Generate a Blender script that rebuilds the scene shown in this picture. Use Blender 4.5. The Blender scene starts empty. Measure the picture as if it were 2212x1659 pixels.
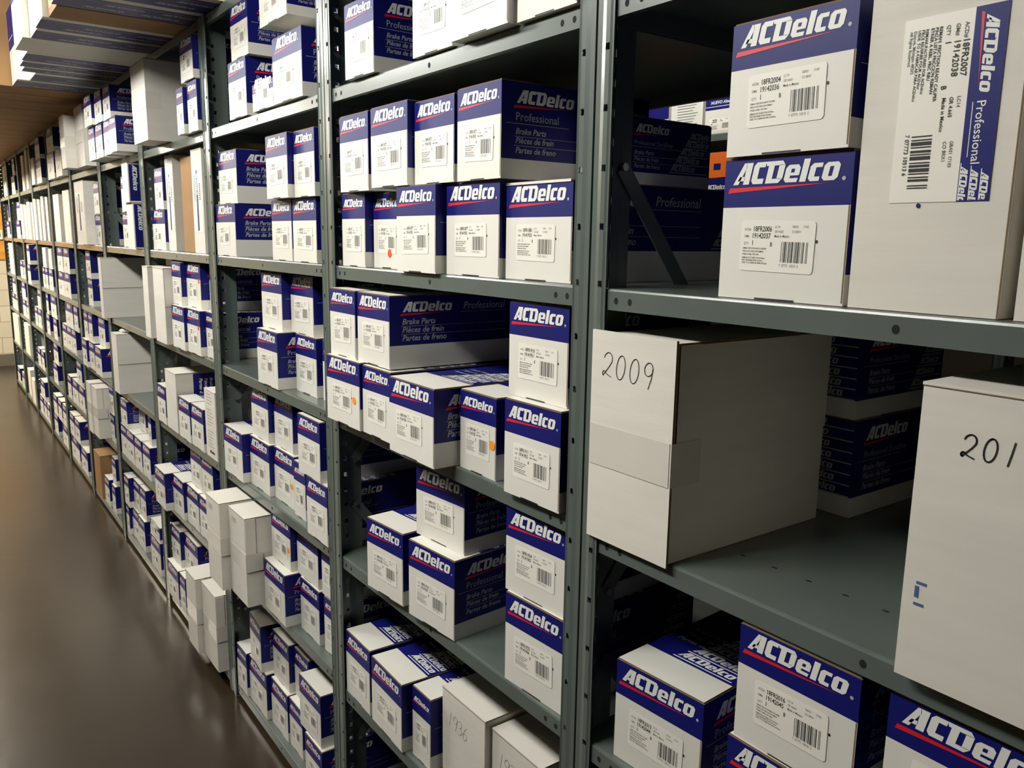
import bpy, bmesh, math, random
from mathutils import Matrix, Vector
random.seed(7)
S = bpy.context.scene
COL = S.collection
# ---------------------------------------------------------------- camera
cam = bpy.data.cameras.new('camera'); cam.sensor_width = 36.0; cam.lens = 28.631
cam_ob = bpy.data.objects.new('camera', cam); COL.objects.link(cam_ob)
CAM_P = (0.88518, -0.78198, 1.60221)
R3 = Vector((0.58826, 0.80853, 0.0149)); U3 = Vector((-0.15099, 0.09172, 0.98427)); F3 = Vector((-0.79445, 0.58126, -0.17604))
cam_ob.matrix_world = Matrix(((R3.x, U3.x, -F3.x, CAM_P[0]), (R3.y, U3.y, -F3.y, CAM_P[1]), (R3.z, U3.z, -F3.z, CAM_P[2]), (0, 0, 0, 1)))
cam.clip_start = 0.02
S.camera = cam_ob
# ---------------------------------------------------------------- world, exposure
w = bpy.data.worlds.new('world'); S.world = w; w.use_nodes = True
w.node_tree.nodes['Background'].inputs[0].default_value = (1.0, 0.86, 0.66, 1); w.node_tree.nodes['Background'].inputs[1].default_value = 0.01
S.view_settings.view_transform = 'Standard'; S.view_settings.look = 'None'
S.view_settings.gamma = 1.0; S.view_settings.use_curve_mapping = False
S.view_settings.exposure = 0.0
# ceiling lamps: x, y, z, diffuser strength, length
LAMPS = [(-2.75, -1.08, 2.57, 49, 1.2), (-6.0, -1.25, 2.62, 82, 1.2), (-8.4, -1.4, 2.66, 215, 1.2), (-0.60, -1.15, 2.57, 50, 1.2), (-1.6, 1.3, 2.9, 20, 1.2)]
LAMP_COLORS = [(1.0, 0.985, 0.92), (1.0, 0.95, 0.85), (1.0, 0.87, 0.66), (1.0, 0.985, 0.92), (1.0, 0.985, 0.92)]
W = 0.914
LEVEL = {2: .05, 3: .48, 4: .829, 5: 1.182, 6: 1.535, 7: 1.924, 8: 2.258}
# ---------------------------------------------------------------- materials
def lin(c):
    return tuple((v / 255 / 12.92) if v / 255 <= .04045 else ((v / 255 + .055) / 1.055) ** 2.4 for v in c)
def mat(name, rgb, rough=.6, metal=0.0, spec=.5, noise=0.0, scale=20.0, bump=0.0, bscale=200.0, stretch=None, coat=0.0):
    m = bpy.data.materials.new(name); m.use_nodes = True
    nt = m.node_tree; b = nt.nodes['Principled BSDF']
    c = lin(rgb)
    b.inputs['Base Color'].default_value = (*c, 1); b.inputs['Roughness'].default_value = rough
    b.inputs['Metallic'].default_value = metal; b.inputs['Specular IOR Level'].default_value = spec
    b.inputs['Coat Weight'].default_value = coat; b.inputs['Coat Roughness'].default_value = .15
    tc = nt.nodes.new('ShaderNodeTexCoord')
    src = tc.outputs['Object']
    if stretch:
        mp = nt.nodes.new('ShaderNodeMapping'); mp.inputs['Scale'].default_value = stretch
        nt.links.new(src, mp.inputs['Vector']); src = mp.outputs['Vector']
    if noise:
        n = nt.nodes.new('ShaderNodeTexNoise'); n.inputs['Scale'].default_value = scale; n.inputs['Detail'].default_value = 4
        nt.links.new(src, n.inputs['Vector'])
        r = nt.nodes.new('ShaderNodeValToRGB')
        r.color_ramp.elements[0].position = .3; r.color_ramp.elements[1].position = .7
        r.color_ramp.elements[0].color = (*[v * (1 - noise) for v in c], 1)
        r.color_ramp.elements[1].color = (*[min(1, v * (1 + noise * .6)) for v in c], 1)
        nt.links.new(n.outputs['Fac'], r.inputs['Fac']); nt.links.new(r.outputs['Color'], b.inputs['Base Color'])
    if bump:
        n2 = nt.nodes.new('ShaderNodeTexNoise'); n2.inputs['Scale'].default_value = bscale; n2.inputs['Detail'].default_value = 3
        nt.links.new(src, n2.inputs['Vector'])
        bp = nt.nodes.new('ShaderNodeBump'); bp.inputs['Strength'].default_value = bump; bp.inputs['Distance'].default_value = .002
        nt.links.new(n2.outputs['Fac'], bp.inputs['Height']); nt.links.new(bp.outputs['Normal'], b.inputs['Normal'])
    return m
M = {}
M['white'] = mat('carton_white', (222, 219, 210), .55, noise=.04, scale=6, bump=.08, bscale=60)
M['blue'] = mat('carton_blue', (17, 21, 102), .45, spec=.3, noise=.06, scale=5)
M['red'] = mat('ink_red', (205, 28, 44), .45)
M['print'] = mat('ink_white', (226, 226, 222), .5)
M['grey_print'] = mat('ink_pale_grey', (168, 170, 176), .5)
M['kraft'] = mat('cardboard_kraft', (158, 120, 78), .8, noise=.12, scale=8)
M['edge'] = mat('cardboard_edge', (120, 98, 70), .9)
M['black'] = mat('ink_and_slot_shade', (22, 22, 24), .6)
M['label'] = mat('label_paper', (236, 232, 222), .35)
M['grey_ink'] = mat('ink_grey', (104, 104, 104), .6)
M['bar_ink'] = mat('barcode_ink', (72, 72, 72), .6)
M['plain'] = mat('plain_white_card', (218, 213, 203), .7, noise=.05, scale=5, bump=.15, bscale=14, stretch=(1, 1, 9))
M['tape'] = mat('clear_tape', (212, 207, 197), .25, noise=.05, scale=9)
M['pen'] = mat('pen_ink', (40, 40, 44), .6)
M['pencil'] = mat('pencil', (150, 146, 138), .7)
M['orange'] = mat('sticker_orange', (250, 150, 40), .5)
M['redorange'] = mat('sticker_red', (240, 86, 36), .5)
M['steel'] = mat('shelf_paint_grey_green', (91, 100, 95), .28, spec=.5, noise=.06, scale=14, bump=.04, bscale=120, coat=.25)
M['hole'] = mat('hole_shadow', (10, 10, 10), .9)
M['zinc'] = mat('zinc_bolt', (190, 190, 185), .3, metal=1.0)
M['ochre'] = mat('varnished_board', (226, 160, 66), .45, noise=.25, scale=3, stretch=(1, .6, 4))
M['orange_card'] = mat('carton_orange', (240, 110, 30), .5)
M['blue_ink'] = mat('stamp_blue', (70, 96, 140), .7)
M['yellow'] = mat('sticker_yellow', (240, 214, 30), .5)
M['lampbody'] = mat('lamp_housing', (225, 225, 220), .4)
MI = ['white', 'blue', 'red', 'print', 'grey_print', 'kraft', 'edge', 'black', 'label', 'grey_ink', 'plain', 'tape', 'pen', 'pencil', 'orange', 'redorange', 'yellow', 'blue_ink', 'orange_card', 'steel', 'hole', 'zinc', 'bar_ink']
IX = {k: i for i, k in enumerate(MI)}

# ---------------------------------------------------------------- mesh helper
class MB:
    def __init__(s): s.v = []; s.f = []; s.m = []
    def poly(s, pts, m):
        n = len(s.v); s.v += [tuple(p) for p in pts]; s.f.append(tuple(range(n, n + len(pts)))); s.m.append(m)
    def box(s, x0, x1, y0, y1, z0, z1, m, mm=None):
        mm = mm or {}
        P = lambda i, j, k: ((x0, x1)[i], (y0, y1)[j], (z0, z1)[k])
        for key, q in (('f', (P(0,0,0), P(1,0,0), P(1,0,1), P(0,0,1))), ('b', (P(1,1,0), P(0,1,0), P(0,1,1), P(1,1,1))),
                       ('r', (P(1,0,0), P(1,1,0), P(1,1,1), P(1,0,1))), ('l', (P(0,1,0), P(0,0,0), P(0,0,1), P(0,1,1))),
                       ('t', (P(0,0,1), P(1,0,1), P(1,1,1), P(0,1,1))), ('d', (P(0,1,0), P(1,1,0), P(1,0,0), P(0,0,0)))):
            s.poly(q, mm.get(key, m))
    def flat(s, polys, o, U, V, sc, m, sx=1.0, clip=None):
        """2-D polygons laid on the plane o + U x + V y; clip = (u0, u1) in metres along U"""
        ox, oy, oz = o
        for p in polys:
            q = [(x * sc * sx, y * sc) for x, y in p]
            if clip:
                q = clip_u(q, clip[0], 1); q = clip_u(q, clip[1], -1)
                if len(q) < 3: continue
            s.poly([(ox + U[0]*a + V[0]*b, oy + U[1]*a + V[1]*b, oz + U[2]*a + V[2]*b) for a, b in q], m)
    def rect(s, o, U, V, u0, u1, v0, v1, m):
        s.flat([[(u0, v0), (u1, v0), (u1, v1), (u0, v1)]], o, U, V, 1, m)
    def mesh(s, name, mats=None, merge=False):
        me = bpy.data.meshes.new(name); me.from_pydata(s.v, [], s.f)
        used = sorted(set(s.m)); remap = {IX[k]: i for i, k in enumerate(MI)}
        for k in used: me.materials.append(M[k])
        pos = {k: i for i, k in enumerate(used)}
        me.polygons.foreach_set('material_index', [pos[k] for k in s.m])
        me.update()
        if merge:
            bm = bmesh.new(); bm.from_mesh(me); bmesh.ops.remove_doubles(bm, verts=bm.verts, dist=1e-5); bm.to_mesh(me); bm.free()
        return me
def clip_u(q, c, sgn):
    out = []
    for i in range(len(q)):
        a, b = q[i], q[(i + 1) % len(q)]
        ia, ib = (a[0] - c) * sgn >= 0, (b[0] - c) * sgn >= 0
        if ia: out.append(a)
        if ia != ib:
            t = (c - a[0]) / (b[0] - a[0]); out.append((c, a[1] + t * (b[1] - a[1])))
    return out
X_, Y_, Z_ = (1, 0, 0), (0, 1, 0), (0, 0, 1)
NX, NY, NZ = (-1, 0, 0), (0, -1, 0), (0, 0, -1)

def link(name, me, parent=None):
    o = bpy.data.objects.new(name, me); COL.objects.link(o)
    if parent: o.parent = parent
    return o
def tag(o, label, cat, group=None):
    o['label'] = label; o['category'] = cat
    if group: o['group'] = group
    return o
def structure(name, me):
    o = link(name, me); o['kind'] = 'structure'; return o

# ---------------------------------------------------------------- lettering
_tx = {}
def text_polys(t, bold=0.0, shear=0.0):
    k = (t, bold, shear)
    if k in _tx: return _tx[k]
    cu = bpy.data.curves.new('lettering', 'FONT'); cu.body = t; cu.size = 1.0; cu.resolution_u = 2; cu.offset = bold; cu.shear = shear
    ob = bpy.data.objects.new('lettering', cu); COL.objects.link(ob)
    dg = bpy.context.evaluated_depsgraph_get()
    me = bpy.data.meshes.new_from_object(ob.evaluated_get(dg))
    P = [[(me.vertices[i].co.x / .70, me.vertices[i].co.y / .70) for i in p.vertices] for p in me.polygons]
    bpy.data.objects.remove(ob); bpy.data.curves.remove(cu); bpy.data.meshes.remove(me)
    # all glyph faces the same way round
    R = []
    for p in P:
        a = sum(p[i][0] * p[(i+1) % len(p)][1] - p[(i+1) % len(p)][0] * p[i][1] for i in range(len(p)))
        R.append(p if a > 0 else p[::-1])
    _tx[k] = R
    return R
def text_w(P): return max(x for p in P for x, y in p) if P else 0
# heavy slanted logo letters, cap height 1
_L = [[(0,0),(.26,0),(.53,.80),(.47,1),(.36,1)], [(.50,0),(.80,0),(.80,1),(.46,1),(.50,.80)], [(.2,.17),(.52,.17),(.52,.37),(.27,.37)],
      [(.88,.16),(1.16,.16),(1.16,.84),(.88,.84)], [(.88,.16),(1.0,0),(1.48,0),(1.48,.24),(1.16,.24),(1.16,.16)], [(.88,.84),(1.16,.84),(1.16,.76),(1.44,.76),(1.44,1),(1.0,1)],
      [(1.60,.2),(1.88,.2),(1.88,.8),(1.60,.8)], [(2.10,.18),(2.38,.18),(2.38,.82),(2.10,.82)], [(1.50,.8),(2.38,.8),(2.22,1),(1.42,1)], [(1.60,0),(2.22,0),(2.38,.2),(1.60,.2)],
      [(2.46,.13),(2.72,.13),(2.72,.64),(2.46,.64)], [(2.88,.30),(3.12,.30),(3.12,.64),(2.88,.64)], [(2.72,.30),(2.88,.30),(2.88,.43),(2.72,.43)], [(2.46,.13),(2.58,0),(3.08,0),(3.10,.18),(2.72,.18),(2.72,.13)], [(2.46,.64),(2.72,.64),(2.72,.60),(2.88,.60),(2.88,.64),(3.12,.64),(3.0,.78),(2.58,.78)],
      [(3.20,0),(3.48,0),(3.48,1),(3.20,1)],
      [(3.56,.13),(3.82,.13),(3.82,.65),(3.56,.65)], [(3.56,.13),(3.68,0),(4.06,0),(4.06,.19),(3.82,.19),(3.82,.13)], [(3.56,.65),(3.82,.65),(3.82,.59),(4.08,.59),(4.08,.78),(3.68,.78)],
      [(4.16,.13),(4.42,.13),(4.42,.65),(4.16,.65)], [(4.58,.13),(4.84,.13),(4.84,.65),(4.58,.65)], [(4.16,.13),(4.28,0),(4.72,0),(4.84,.13),(4.58,.13),(4.58,.18),(4.42,.18),(4.42,.13)], [(4.16,.65),(4.42,.65),(4.42,.60),(4.58,.60),(4.58,.65),(4.84,.65),(4.72,.78),(4.28,.78)]]
LOGO = [[(x * 1.16 + y * .22, y) for x, y in p] for p in _L]
LOGO_W = 5.84
SWOOSH = [[(-.28, -.40), (.1, -.375), (5.3, -.10), (-.18, -.15)]]
RMARK = [[(5.95 + .1 * math.cos(a * math.pi / 3), .06 + .1 * math.sin(a * math.pi / 3)) for a in range(6)]]
EPS = .0004

# ---------------------------------------------------------------- the printed parts carton
def side_print(mb, w, d, h, long_, full, dura=False, white_from=None):
    """print on the +X side: origin at the front bottom edge"""
    o = (w + EPS, 0, 0); z = lambda t: h - t
    cap = .022
    kz = min(1.0, h / .16)
    def at(y, t): return (w + EPS, y, h - t * kz)
    k = min(1.0, d / .24) * kz
    mb.flat(LOGO, at(.03, .036), Y_, Z_, .0218 * k, 'print', clip=(0, d - .034))
    mb.flat(SWOOSH, at(.03, .036), Y_, Z_, .0218 * k, 'red', clip=(-.02, d - .034))
    d1 = d - .005
    if full:
        if long_:
            mb.flat(text_polys('Professional', .012, .2), at(.175, .034), Y_, Z_, .0155, 'grey_print')
            mb.rect(at(.170, .0405), Y_, Z_, 0, .118, 0, .0008, 'grey_print')
            rows = (.063, .081, .099); fs = .0118
        else:
            mb.flat(text_polys('Professional DuraStop' if dura else 'Professional', .0, 0), at(.028, .064), Y_, Z_, (.0135 if not dura else .0100) * kz, 'grey_print')
            mb.rect(at(.01, .0695), Y_, Z_, 0, .13, 0, .0008, 'grey_print')
            rows = (.086, .101, .117); fs = .0098 * kz
        for t, s_ in zip(rows, ('Brake Parts', 'Pièces de frein', 'Partes de freno')):
            if long_ and t * kz > h * .68: break
            mb.flat(text_polys(s_, .018, .25), at(.028, t), Y_, Z_, fs, 'grey_print')
            if s_[0:4] != 'Part': mb.rect(at(.026, t + .0045), Y_, Z_, 0, max(.06, d * .62), 0, .0007, 'grey_print')
        n = 5
        for i in range(n):
            t = .024 + (.160 * (.66 if long_ else .78) - .026) * (i + .75) / n
            y0 = d - .055 - .011 * i
            if y0 < .17 and d > .3: y0 = .17
            mb.flat(LOGO, at(y0, t), Y_, Z_, .0105, 'grey_print', clip=(0, d1 - y0))
            mb.rect(at(y0 - .004, t + .005), Y_, Z_, 0, d1 - y0, 0, .0018, 'grey_print')
def carton_mesh(name, w, d, h, long_=False, full=True, rear=False, dura=False):
    mb = MB(); hb = h * .65; hs = h * (.32 if long_ else .205); dt = d * .26; ht = h - .002
    # front
    if rear:
        mb.poly([(0,0,0),(w,0,0),(w,0,hs),(0,0,hs)], 'white'); mb.poly([(0,0,hs),(w,0,hs),(w,0,ht),(0,0,ht)], 'blue')
        for i in range(7):
            zz = hs + (h - hs) * (i + .25) / 7
            mb.flat(LOGO, (w * .42 - .004 * i, -EPS, zz), X_, Z_, .0125, 'grey_print', clip=(0, w * .56 + .004 * i))
            mb.rect((w * .42 - .004 * i, -EPS, zz - .004), X_, Z_, 0, w * .56 + .004 * i, 0, .0018, 'grey_print')
    else:
        mb.poly([(0,0,0),(w,0,0),(w,0,hb),(0,0,hb)], 'white'); mb.poly([(0,0,hb),(w,0,hb),(w,0,ht),(0,0,ht)], 'blue')
    for x, a, b in ((w, 0, d), (0, d, 0)):
        mb.poly([(x,a,0),(x,b,0),(x,b,hs),(x,a,hs)], 'white'); mb.poly([(x,a,hs),(x,b,hs),(x,b,ht),(x,a,ht)], 'blue')
    mb.poly([(w,d,0),(0,d,0),(0,d,hs),(w,d,hs)], 'white'); mb.poly([(w,d,hs),(0,d,hs),(0,d,ht),(w,d,ht)], 'blue')
    mb.poly([(0,d,0),(w,d,0),(w,0,0),(0,0,0)], 'white'); mb.poly([(0,0,ht),(w,0,ht),(w,d,ht),(0,d,ht)], 'edge')
    if not rear:
        lw = min(.85 * w, .142); sc = lw / LOGO_W
        x0 = (w - lw) / 2
        mb.flat(LOGO, (x0, -EPS, h * .810), X_, Z_, sc, 'print')
        mb.flat(SWOOSH, (x0, -EPS, h * .810), X_, Z_, sc, 'red', clip=(-x0 + .002, 9))
        if full: mb.flat(RMARK, (x0, -EPS, h * .810), X_, Z_, sc, 'grey_print')
        mb.rect((0, -EPS, 0), X_, Z_, w * .32, w * .64, .0004, .0022, 'black')        # dark strip painted for the shade in the tuck flap slot
        mb.rect((0, -EPS, 0), X_, Z_, w - .0022, w - .0008, .003, hb, 'edge')
    side_print(mb, w, d, h, long_, full, dura)
    return mb.mesh(name)
def flap_mesh(name, w, d, h, full):
    mb = MB(); dt = d * .20; z0, z1 = h - .0019, h; a = .0015
    mb.box(a, w - a, a, d - a, z0, z1, 'edge', {'t': 'blue'})
    e = z1 + .0003
    mb.poly([(a,a,e),(w-a,a,e),(w-a,dt,e),(a,dt,e)], 'white')
    if full:
        for i, s_ in enumerate(('Partes de freno', 'Pièces de frein', 'Brake Parts')):
            mb.flat(text_polys(s_, .018, .25), (w * .10, dt + .055 + .02 * i, e), X_, Y_, .0095, 'grey_print')
        for i in range(5):
            x0 = w * .32 + .008 * i
            mb.flat(LOGO, (x0, dt + .012 + .0255 * i, e), X_, Y_, .0168, 'print', clip=(0, w - .004 - x0))
            mb.rect((x0 - .004, dt + .0055 + .0255 * i, e), X_, Y_, 0, w - .004 - x0, 0, .0024, 'print')
    return mb.mesh(name)
_lab = {}
BARS = [1,2,1,1,3,1,1,2,2,1,1,1,3,2,1,1,2,1,3,1,1,2,1,1,2,3,1,1,1,2]
def label_mesh(num, num2, detail):
    k = (num, num2, detail)
    if k in _lab: return _lab[k]
    mb = MB(); w, h, y = .100, .058, -.0007
    c = .003
    out = [(c,0),(w-c,0),(w,c),(w,h-c),(w-c,h),(c,h),(0,h-c),(0,c)]
    mb.flat([out], (0, y, 0), X_, Z_, 1, 'label'); mb.box(.001, w - .001, y + .0001, -.0001, .001, h - .001, 'label')
    T = lambda s_, u, v, size, m='grey_ink', b=.01, sx=.78: mb.flat(text_polys(s_, b), (u * w, y - .0001, v * h), X_, Z_, size, m, sx)
    if detail >= 2:
        T('ACD#', .05, .80, .0030); T(num, .17, .79, .0058, 'black', .02)
        T('GM#', .05, .665, .0030); T(num2, .16, .655, .0058, 'black', .02)
        T('QTY', .05, .52, .0030); T('1', .16, .515, .0056, 'black', .02); T('B', .42, .50, .0048, 'black', .02)
        for i, s_ in enumerate(('REMAN. FRICTION READY CALIPER', 'PINZA LISTA FRICCION REMAN', 'ETRIER A REBL. FRIC RBU', 'REMANUFACTURED FOR ACDelco', 'PIECE REUSINEE POUR ACDelco', 'USDE. TO A FABRICAR PARA ACDelco')):
            T(s_, .04, (.435, .375, .315, .245, .195, .145)[i], .0019, 'black', .012)
        T('LC14', .47, .86, .0028); T('GR 4.665', .47, .77, .0028); T('Made in Mexico', .47, .68, .0028, 'black')
        T('GBAS1', .70, .87, .0026); T('17103', .84, .87, .0026); T('CO BRX1', .70, .775, .0026)
        T('7  07773  10510  2', .56, .115, .0030)
    else:
        for v, u0, u1, t in ((.82, .16, .36, .09), (.68, .15, .34, .09), (.53, .10, .16, .09), (.42, .05, .38, .028), (.35, .05, .36, .028), (.29, .05, .32, .028), (.22, .04, .36, .035), (.15, .04, .38, .035), (.84, .48, .54, .05), (.74, .48, .6, .05), (.86, .72, .8, .05)):
            mb.rect((0, y - .0001, 0), X_, Z_, u0 * w, u1 * w, v * h, (v + t) * h, 'grey_ink')
    u = .575 * w
    tot = sum(BARS); unit = .36 * w / tot
    for i, b in enumerate(BARS):
        if i % 2 == 0: mb.rect((0, y - .0001, 0), X_, Z_, u, u + b * unit, .20 * h, .60 * h, 'bar_ink')
        u += b * unit
    if detail >= 2: mb.flat([[(1.02 * w + .0016 * math.cos(a), .62 * h + .002 * math.sin(a)) for a in [k2 * .785 for k2 in range(8)]]], (0, -.0003, 0), X_, Z_, 1, 'black')
    _lab[k] = mb.mesh('barcode_label'); return _lab[k]
_dot = {}
def dot_mesh(c):
    if c not in _dot:
        mb = MB(); m = 'orange' if c == 'o' else 'redorange'
        ring = [(.0085 * math.cos(a * math.pi / 10), .0085 * math.sin(a * math.pi / 10)) for a in range(20)]
        mb.flat([ring], (0, -.0009, 0), X_, Z_, 1, m)
        for i in range(20):
            a, b = ring[i], ring[(i + 1) % 20]
            mb.poly([(a[0], -.0002, a[1]), (b[0], -.0002, b[1]), (b[0], -.0009, b[1]), (a[0], -.0009, a[1])], m)
        _dot[c] = mb.mesh('round_sticker')
    return _dot[c]

# ---------------------------------------------------------------- handwriting on plain cartons
def arc(cx, cy, rx, ry, a0, a1, n=14):
    return [(cx + rx * math.cos(math.radians(a0 + (a1 - a0) * i / n)), cy + ry * math.sin(math.radians(a0 + (a1 - a0) * i / n))) for i in range(n + 1)]
DIG = {'0': [arc(.3, .5, .27, .5, 100, 470, 20)], '1': [[(.3, 1.0), (.27, .5), (.22, 0)]],
       '2': [arc(.3, .72, .27, .28, 170, -20, 12) + [(.42, .42), (.1, .06)] + arc(.12, .12, .1, .1, 250, 90, 6) + [(.3, .1), (.62, 0)]],
       '3': [arc(.25, .76, .24, .24, 150, -90, 10) + arc(.25, .26, .28, .27, 90, -150, 12)],
       '6': [[(.5, 1.0), (.25, .7), (.1, .35)] + arc(.33, .24, .24, .24, 170, 520, 16)],
       '7': [[(.05, .97), (.55, 1.0), (.4, .5), (.3, 0)]],
       '8': [arc(.3, .75, .22, .25, 60, 270, 10) + arc(.3, .25, .25, .25, 90, -270, 14) + arc(.3, .75, .22, .25, -90, 60, 8)],
       '9': [arc(.28, .72, .25, .27, 20, 380, 16) + [(.52, .8), (.5, .4), (.38, -.05)]]}
def hand(mb, t, o, U, V, size, adv, wd, m, drift=0.0):
    for i, ch in enumerate(t):
        for st in DIG[ch]:
            pts = [((x * .9 + i * adv + y * .12) * size, (y + drift * i) * size) for x, y in st]
            for a, b in zip(pts, pts[1:]):
                dx, dy = b[0] - a[0], b[1] - a[1]; L = math.hypot(dx, dy) or 1; nx, ny = -dy / L * wd / 2, dx / L * wd / 2
                ex, ey = dx / L * wd * .3, dy / L * wd * .3
                mb.flat([[(a[0]-ex-nx, a[1]-ey-ny), (b[0]+ex-nx, b[1]+ey-ny), (b[0]+ex+nx, b[1]+ey+ny), (a[0]-ex+nx, a[1]-ey+ny)]], o, U, V, 1, m)
# ---------------------------------------------------------------- plain cartons
def plain_carton(nm, w, d, h, o, kraft=False):
    base = 'kraft' if kraft else 'plain'
    mb = MB()
    mb.box(0, w, 0, d, 0, h - .003, base)
    mb.rect((0, -EPS, 0), X_, Z_, w - .002, w - .0006, 0, h - .003, 'edge')
    t = o.get('txt'); fy = -EPS
    kids = []
    if o.get('flap2'): fy = -.0067
    if t and not o.get('flap2'):
        if t == '2010': hand(mb, t, (.040, fy, h * .785), X_, Z_, .022, .84, .0016, 'pen', .0)
        elif t[0] == '1' and t[1] == '9': hand(mb, t, (w * .14, fy, h * .62), X_, Z_, .031, .58, .0011, 'pencil', -.06)
        else: hand(mb, t, (w * .16, fy, h * .86), X_, Z_, .018, .62, .001, 'pencil', -.06)
    if t == '2010':
        for q in ((.012, .086, .004, .012), (.012, .078, .010, .003), (.013, .1, .01, .003)): mb.rect((0, -EPS, 0), X_, Z_, q[0], q[0] + q[2], q[1], q[1] + q[3], 'blue_ink')
    if o.get('finep'):
        for i in range(18):
            if i in (4, 11): continue
            mb.rect((0, -EPS, 0), X_, Z_, w * .2, w * (.55 + .25 * ((i * 7) % 5) / 5), h * (.93 - .045 * i), h * (.938 - .045 * i), 'grey_ink')
        mb.flat(LOGO, (w * .3, -EPS, h * .07), X_, Z_, .010, 'black')
    if o.get('bside'):
        mb.rect((w + EPS, 0, 0), Y_, Z_, .065, d - .004, .01, h - .004, 'blue')
        for i, s_ in enumerate(('Partes de freno', 'Pièces de frein', 'Brake Parts')):
            mb.flat(text_polys(s_, .02, .2), (w + 2 * EPS, .088 + .02 * i, h * .9), NZ, Y_, .0125, 'print')
        mb.flat(text_polys('Professional', .01, .2), (w + 2 * EPS, .165, h * .9), NZ, Y_, .016, 'print')
        mb.flat(LOGO, (w + 2 * EPS, .21, h * .9), NZ, Y_, .02, 'print')
    if o.get('bstrip'):
        mb.rect((w + EPS, 0, 0), Y_, Z_, .004, .05, .006, h - .006, 'blue')
        mb.flat(LOGO, (w + 2 * EPS, .018, h * .95), NZ, Y_, .018, 'print')
    body = link(nm, mb.mesh(nm))
    # lid over the carton, a little proud, with a cut edge
    lm = MB(); lm.box(-.0008, w + .0008, -.0008 if not o.get('flap2') else .0005, d + .0008, h - .0028, h, base, {'f': 'edge' if kraft else base, 'r': 'edge'})
    lm.poly([(-.0008, -.0011, h - .0026), (w, -.0011, h - .0026), (w, -.0011, h - .0034), (-.0008, -.0011, h - .0034)], 'edge')
    link('lid_flap', lm.mesh('lid_flap'), body)
    if o.get('flap2'):
        f = MB(); f.box(-.018, w + .003, -.0065, -.0024, -.004, h + .004, 'plain', {'r': 'edge', 'l': 'edge', 'd': 'edge'})
        hand(f, t, (.004, -.0069, h * .80), X_, Z_, .034, .78, .0013, 'pen', -.04)
        p = link('front_flap', f.mesh('front_flap'), body)
    if o.get('seam') == 1:
        s1 = MB(); s1.box(w + .0002, w + .0028, .002, d - .001, h * .5, h - .003, 'plain', {'d': 'edge', 'f': 'edge'}); link('side_flap', s1.mesh('side_flap'), body)
    if o.get('seam') == 2:
        s1 = MB(); s1.box(w + .0002, w + .0035, .0, .03, h * .42, h - .003, 'plain', {'d': 'edge', 'b': 'edge'}); link('side_flap', s1.mesh('side_flap'), body)
    if o.get('tape') or o.get('seam') == 2:
        tp = MB(); x0 = -.018 if o.get('flap2') else 0; yy = fy - .0008
        a, b = (.36, .56) if o.get('seam') == 1 else (.40, .6)
        tp.box(x0 + .001, w, yy, yy + .0006, h * a, h * b, 'tape'); tp.box(w + .0031 if o.get('seam') else w + .0004, w + .0037 if o.get('seam') else w + .001, yy, .05, h * a, h * b, 'tape')
        link('tape_strip', tp.mesh('tape_strip'), body)
    if o.get('strip'):
        s2 = MB(); s2.box(w * .12, w * .9, -.0007, -.0002, h * .2, h * .82, 'label')
        s2.rect((0, -.0009, 0), X_, Z_, w * .40, w * .55, h * .22, h * .8, 'blue')
        s2.flat(LOGO, (w * .44, -.0011, h * .78), NZ, X_, .013, 'print')
        for i in range(9): s2.rect((0, -.0009, 0), X_, Z_, w * .66, w * .78, h * (.66 - .018 * i), h * (.67 - .018 * i), 'black')
        for i in range(4): s2.rect((0, -.0009, 0), X_, Z_, w * (.18 + .04 * i), w * (.195 + .04 * i), h * .5, h * .76, 'grey_ink')
        link('printed_label', s2.mesh('printed_label'), body)
    if o.get('bigl'):
        s3 = MB(); s3.box(.036, .131, -.0007, -.0002, .107, .279, 'label')
        s3.rect((0, -.0009, 0), X_, Z_, .102, .131, .107, .279, 'blue')
        y = -.0011
        s3.flat(LOGO, (.112, y, .271), NZ, X_, .0118, 'print'); s3.flat(SWOOSH, (.112, y, .271), NZ, X_, .0118, 'red')
        s3.flat(text_polys('Professional', .005), (.1115, y, .197), NZ, X_, .0082, 'print')
        s3.rect((0, y, 0), X_, Z_, .1075, .1082, .147, .196, 'print')
        for i in range(3): s3.flat(LOGO, (.1035 + .0095 * i, y, .139 - .003 * i), NZ, X_, .0066, 'print', clip=(0, .031 - .003 * i)); s3.rect((0, y, 0), X_, Z_, .1123 + .0095 * i - .0095, .1131 + .0095 * i - .0095, .108, .142 - .003 * i, 'print')
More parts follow.
